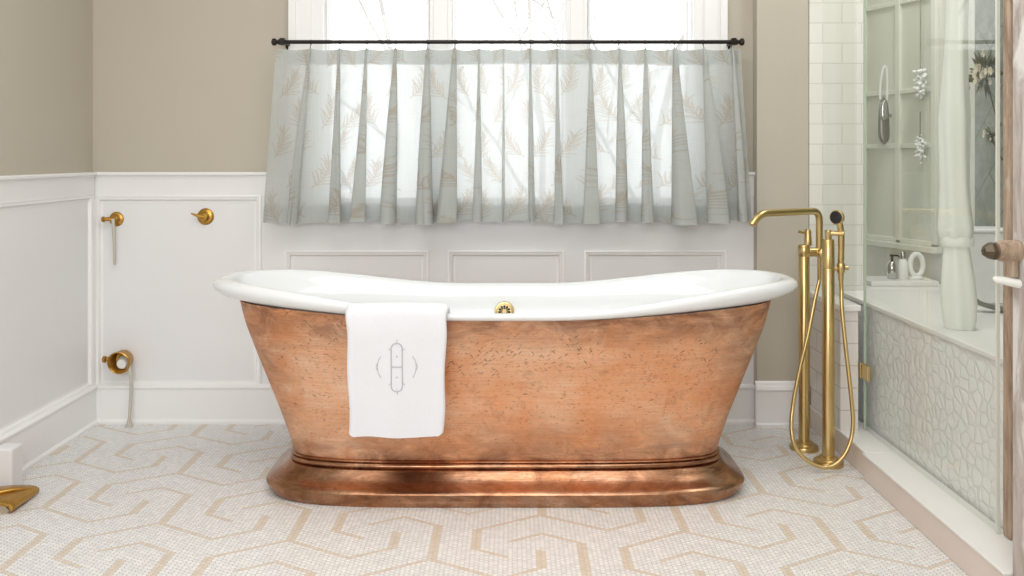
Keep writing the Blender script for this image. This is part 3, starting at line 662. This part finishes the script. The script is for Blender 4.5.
MB().box(1.2745, 1.765, 2.0, 3.4525, 0.0005, ZK-.016).build('deck_front', M_pebble, dk)
m = MB(); m.box(1.262, 1.765, 2.0, 3.4525, ZK-.0155, ZK+.002); m.build('deck_top', M_curbtop, dk, bevel=.004)
m = MB(); m.box(1.36, 1.765, 3.4535, 3.62, 0.0005, ZK+.002); m.build('deck_back', M_curbtop, dk)
# angled end wall of the shower and its side walls
P0 = Vector((1.565, 4.2, 0)); DV = Vector((.35, -1, 0)).normalized(); NV = Vector((-1, -.35, 0)).normalized()
def onw(px):
    k = (px-512)/FL; t = (k*P0.y-P0.x)/(DV.x-k*DV.y); return t
TE = (XR-P0.x)/DV.x
m = MB()
def wbox(m, t0, t1, n0, n1, z0, z1):
    v = []
    for z in (z0, z1):
        for t, n_ in ((t0, n0), (t1, n0), (t1, n1), (t0, n1)):
            p = P0+DV*t+NV*n_; v.append((p.x, p.y, z))
    m.add(v, [(0, 3, 2, 1), (4, 5, 6, 7), (0, 1, 5, 4), (1, 2, 6, 5), (2, 3, 7, 6), (3, 0, 4, 7)])
wbox(m, -.4, TE+.02, -.1, 0, 0, ZC); struct(m.build('wall_shower_end', M_sage))
YE = (P0+DV*TE).y
struct(MB().box(XR, XR+.1, 3.42, YE+.0, 0, ZC).build('wall_shower_side', M_sage))
struct(MB().box(XR, XR+.1, 2.0, 3.4195, 0, ZC).build('wall_marble', M_marble))
struct(MB().box(XR, XR+.1, YF, 1.9995, 0, ZC).build('wall_right', M_wall))
struct(MB().box(1.2605, 1.36, YB+.1405, 4.2995, 0, ZC).build('wall_alcove', M_sage))
# panelled frosted window in the end wall
w2 = struct(empty('window_2', (0, 0, 0)))
def wz(px, py): p = P0+DV*onw(px); return CH-(py-HZ)*p.y/FL
tA, tB, tC = onw(866), onw(901), onw(937)
rows = [wz(900, 240), wz(900, 146), wz(900, 92), wz(900, 3), wz(900, -90)]
m = MB(); s_ = .012
for t in (tA, tB, tC): wbox(m, t-s_, t+s_, .0005, .022, rows[0], rows[-1])
for z in rows:
    for a, b in ((tA, tB), (tB, tC)): wbox(m, a+s_, b-s_, .0005, .017, z-.010, z+.010)
m.build('frame', M_frame, w2, bevel=.002)
for k in range(4):
    for a, b in ((tA, tB), (tB, tC)):
        m = MB(); wbox(m, a+s_, b-s_, .0005, .005, rows[k]+.010, rows[k+1]-.010); m.build('pane', M_frost, w2)
m = MB(); wbox(m, tA-.03, tC+.03, .0005, .040, rows[0]-.035, rows[0]-.0105); m.build('sill', M_frame, w2, bevel=.003)
# ledge with toiletries
YL = 3.70
m = MB(); m.box(1.43, 1.70, YL-.14, YL+.02, ZK+.0025, ZK+.022); ledge = m.build('soap_ledge', M_curbtop, None, bevel=.003); tag(ledge, 'low white stone ledge on the shower deck carrying three toiletries', 'ledge')
zl = ZK+.0225
def onl(px): return (px-512)*(YL-.07)/FL
b1 = empty('pump_bottle', (onl(892), YL-.07, zl))
MB().lathe([(.016, 0), (.019, .004), (.019, .055), (.012, .068), (.007, .072)], n=20).build('bottle', M_chrome, b1, smooth=40)
m = MB(); m.lathe([(.005, .072), (.005, .09), (.009, .091), (.009, .098), (.002, .1)]); m.tube([(0, 0, .095), (.02, -.008, .095), (.026, -.01, .088)], .0035, 8); m.build('pump', M_bronze, b1, smooth=40)
tag(b1, 'small dark chrome pump bottle, leftmost on the shower ledge', 'bottle')
b2 = empty('lotion_bottle', (onl(903), YL-.07, zl))
MB().lathe([(.018, 0), (.020, .004), (.020, .062), (.013, .078), (.008, .081)], n=20).build('bottle', M_porcelain, b2, smooth=40)
MB().lathe([(.011, .0815), (.012, .084), (.012, .106), (.009, .110), (.001, .1105)]).build('cap', M_chrome, b2, smooth=40)
tag(b2, 'white bottle with silver cap between the chrome pump bottle and the white ring', 'bottle')
b3 = empty('ring_holder', (onl(916.5), YL-.07, zl))
pts = [(.026*math.cos(a), 0, .056+.044*math.sin(a)) for a in np.linspace(-PI/2, 1.5*PI, 33)]
MB().tube(pts, .0105, 14).build('ring', M_porcelain, b3, smooth=60)
MB().lathe([(.026, 0), (.027, .004), (.024, .010), (.008, .013)], n=24).build('foot', M_porcelain, b3, smooth=40)
tag(b3, 'white upright oval ring holder, rightmost on the shower ledge', 'holder')
# wall-hung hand shower
pw = P0+DV*onw(892)+NV*.045
sh = empty('hand_shower', (pw.x, pw.y, CH-(120-HZ)*pw.y/FL)); 
m = MB(); rs = []
for k in range(15):
    t = k/14; z = .098-.205*t; wd = .026*math.sqrt(max(.0, 1-(2*t-1)**4))*(.75+.3*t)+.0005; rs.append([(wd*math.cos(a), .016*math.sin(a)*(.5+.5*t), z) for a in np.linspace(0, 2*PI, 21)[:-1]])
m.rings(rs); m.build('body', M_grey, sh, smooth=60)
m = MB(); rs = []
for k in range(9):
    t = k/8; z = .085-.09*t; wd = .017*math.sqrt(max(.0, 1-(2*t-1)**4))+.0005; rs.append([(wd*math.cos(a)-.003, -.010+.010*math.sin(a), z) for a in np.linspace(0, 2*PI, 17)[:-1]])
m.rings(rs); m.build('front_plate', M_chrome, sh, smooth=60)
m = MB(); m.tube(spline([(-.012, .01, .09), (-.010, .012, .15), (-.0, .014, .215), (.012, .014, .235), (.020, .014, .2), (.020, .016, .1), (.016, .014, .06)], 6), .0055, 10); m.build('hose', M_porcelain, sh, smooth=60)
m = MB(); m.tube([(0, .012, .02), (-NV.x*.04, -NV.y*.04+.002, .02)], .008, 10); m.build('wall_bracket', M_chrome, sh, smooth=60)
tag(sh, 'dark chrome oval hand shower hanging on the paned window inside the shower', 'hand shower')
# hanging bath puffs
def puff(px, py, r, seed, label, cordtop):
    rnd = random.Random(seed); pw = P0+DV*onw(px)+NV*.06; z = CH-(py-HZ)*pw.y/FL; e = empty('bath_puff', (pw.x, pw.y, z)); m = MB()
    for k in range(90):
        c = Vector((rnd.gauss(0, r*.28), rnd.gauss(0, r*.28), rnd.gauss(0, .75)*r)); rr = r*rnd.uniform(.12, .26)
        m.lathe([(rr*math.sin(a)+1e-4, -rr*math.cos(a)) for a in np.linspace(0.05, PI-.05, 7)], c, (rnd.uniform(-1, 1), rnd.uniform(-1, 1), 1), 10)
    m.build('netting', M_porcelain, e, smooth=80); MB().tube([(0, 0, r*1.2), (0, 0, cordtop-z)], .0028, 6).build('cord', M_grey, e); tag(e, label, 'bath puff')
puff(932, 83, .036, 3, 'white netted bath puff hanging on a cord, upper of the two', 2.3)
puff(931.5, 149, .030, 4, 'white netted bath puff on a cord, lower of the two beside the paned window', wz(932, 112))
# gathered curtain inside the shower
gc = empty('shower_curtain', (1.345, 2.70, 0))
m = MB(); rs = []
prof = [(ZK+.0025, .040), (ZK+.03, .047), (ZK+.08, .050), (ZK+.15, .046), (ZK+.22, .038), (.79, .034), (.80, .045), (.83, .049), (.88, .044), (.96, .040), (1.06, .041), (1.16, .043), (1.25, .036), (1.4, .030), (1.7, .028), (2.1, .034), (ZC-.03, .05)]
for z, r in prof:
    rs.append([(r*(1+.05*math.sin(6*a+z*3)+.04*math.sin(3*a+z*7))*math.cos(a)+.010*math.sin(z*4.2), r*(1+.05*math.sin(6*a+z*3))*math.sin(a), z) for a in np.linspace(0, 2*PI, 73)[:-1]])
m.rings(rs); m.build('drape', M_cloth, gc, smooth=60)
MB().lathe([(.044, .775), (.047, .78), (.047, .80), (.044, .805)], n=32).build('tie', M_cloth, gc, smooth=40)
tag(gc, 'gathered white shower curtain tied near the bottom, hanging behind the glass', 'shower curtain')
# white block and grey strip on the deck
YK = 3.13
wk = empty('storage_box', (1.688, YK, ZK+.0025))
m = MB(); m.box(-.092, .075, 0, .14, 0, .25); m.build('body', M_trim, wk, bevel=.008); m = MB(); m.box(-.097, .078, -.005, .142, .2505, .262); m.build('lid', M_trim, wk, bevel=.004)
tag(wk, 'white lidded box standing on the shower deck below the marble', 'box')
bs = MB(); pp = spline([(1.535, 2.98, ZK+.068), (1.545, 2.97, ZK+.040), (1.575, 2.955, ZK+.024), (1.64, 2.95, ZK+.012), (1.70, 2.95, ZK+.010)], 8)
bs.rings([[p+Vector((0, 0, .009)), p+Vector((0, .05, .009)), p+Vector((0, .05, -.007)), p+Vector((0, 0, -.007))] for p in pp]); o = bs.build('curved_tray', M_grey, None, smooth=50); tag(o, 'grey upturned curved tray on the deck in front of the white box', 'tray')
# dried flowers on the marble
def bunch(px, py, r, n, nl, label, seed):
    rnd = random.Random(seed); x = XR-.06; Y = x*FL/(px-512); z = CH-(py-HZ)*Y/FL; e = empty('flower_bunch', (x, Y, z)); m = MB()
    for k in range(nl):
        a = rnd.uniform(0, 2*PI); l = r*rnd.uniform(.7, 1.6); d = Vector((rnd.uniform(-.5, .3), math.cos(a), math.sin(a))).normalized(); s = d.cross(Vector((1, 0, 0))).normalized()*l*.16
        p = Vector((0, 0, 0)); m.add([p, p+d*l*.5+s, p+d*l, p+d*l*.5-s, p+d*l*.5+Vector((-.006, 0, 0))], [(0, 1, 4), (1, 2, 4), (2, 3, 4), (3, 0, 4), (0, 3, 2, 1)])
    m.tube([(.02, 0, 0), (.0, 0, -.0), (.035, 0, -r*2.2), (.058, 0, -r*3.0)], .003, 6); m.build('foliage', M_leaf, e, smooth=40)
    for k in range(n):
        m = MB(); c = Vector((rnd.uniform(-.03, 0), rnd.gauss(0, r*.5), rnd.gauss(-r*.1, r*.45))); rr = r*rnd.uniform(.2, .36)
        for j in range(7):
            a = 2*PI*j/7; d = Vector((-.55, math.cos(a), math.sin(a))).normalized(); s = d.cross(Vector((1, 0, 0))).normalized()*rr*.4
            m.add([c, c+d*rr*.6+s, c+d*rr, c+d*rr*.6-s, c+d*rr*.5+Vector((rr*.2, 0, 0))], [(0, 1, 2, 3), (0, 4, 1), (1, 4, 2), (2, 4, 3), (3, 4, 0)])
        m.lathe([(.001, -rr*.2), (rr*.25, -rr*.05), (rr*.18, rr*.15), (.001, rr*.2)], c, (-1, 0, 0), 8); m.build('blossom', M_petal, e, smooth=40)
    tag(e, label, 'flowers')
bunch(985, 74, .062, 20, 60, 'bunch of dried cream blossoms fixed high on the marble', 2)
bunch(990, 134, .036, 4, 22, 'small sprig of dried leaves on the marble under the flower bunch', 9)

# ---------------------------------------------------------------- glass
GX = 1.235
gp = empty('glass_panel', (GX-.03, 0, 0))
MB().box(-.004, .004, KY+.006, YC-.0075, ZK+.0008, 2.35).build('pane', M_glass, gp)
tag(gp, 'fixed clear glass panel standing on the tiled knee wall', 'glass panel')
gd = empty('shower_door', (GX, 2.27, .0875))
MB().box(-.004, .004, .006, KY-2.27-.003, .004, 2.26).build('pane', M_glass, gd)
MB().box(-.0043, .0043, KY-2.27-.0025, KY-2.27+.0, .004, 2.26).build('hinge_edge', M_glassedge, gd)
MB().box(-.0045, .0045, .0, .0055, .001, 2.26).build('edge_seal', M_frame, gd)
zh = CH-(372-HZ)*3.10/FL-.0875
m = MB(); m.box(-.016, -.0048, KY-2.27-.062, KY-2.27-.010, zh-.026, zh+.026); m.box(-.020, .0, KY-2.27-.0095, KY-2.27+.0, zh-.026, zh+.026); m.build('hinge', M_brass, gd, bevel=.002)
tag(gd, 'tall frameless clear glass shower door with a small square brass hinge', 'shower door')
# ---------------------------------------------------------------- timber at the right edge
jb = empty('timber_jamb', (1.242, 2.23, .0875)); MB().box(0, .105, 0, .034, .0005, 2.6).build('board', M_wood, jb, bevel=.004)
tag(jb, 'brown weathered timber board standing on the curb next to the glass', 'board')
gpst = MB(); gpst.box(1.150, 1.30, 1.95, 2.058, .0015, ZC-.002); o = gpst.build('timber_post', M_greywood, None, bevel=.006); tag(o, 'whitewashed grey timber post at the right edge in front of the board', 'post')
br = empty('door_handle', (1.1495, 2.03, CH-(251-HZ)*2.03/FL))
def xr_(m, secs, n, sq=1, y0=0): m.rings([[Vector((x, y0+math.cos(a)*r_, dz+math.sin(a)*r_*sq)) for a in np.linspace(0, 2*PI, n+1)[:-1]] for x, r_, dz in secs])
m = MB(); xr_(m, [(-.052, .010, 0), (-.050, .020, 0), (-.040, .024, 0), (-.0, .025, 0)], 18); m.tube([(-.012, 0, -.01), (-.012, 0, -.058)], .011, 12); m.build('arm', M_wood, br, smooth=40)
m = MB(); xr_(m, [(-.082, .004, 0), (-.079, .011, 0), (-.064, .021, 0), (-.056, .022, 0), (-.0525, .012, 0)], 6); m.build('nut', M_oldbronze, br)
m = MB(); xr_(m, [(-.056, .003, -.064), (-.053, .010, -.064), (-.04, .013, -.066), (-.02, .015, -.070), (.0, .016, -.074)], 18, .7); m.build('lever', M_porcelain, br, smooth=50)
tag(br, 'bronze and white lever handle sticking out from the timber at the right edge', 'door handle')
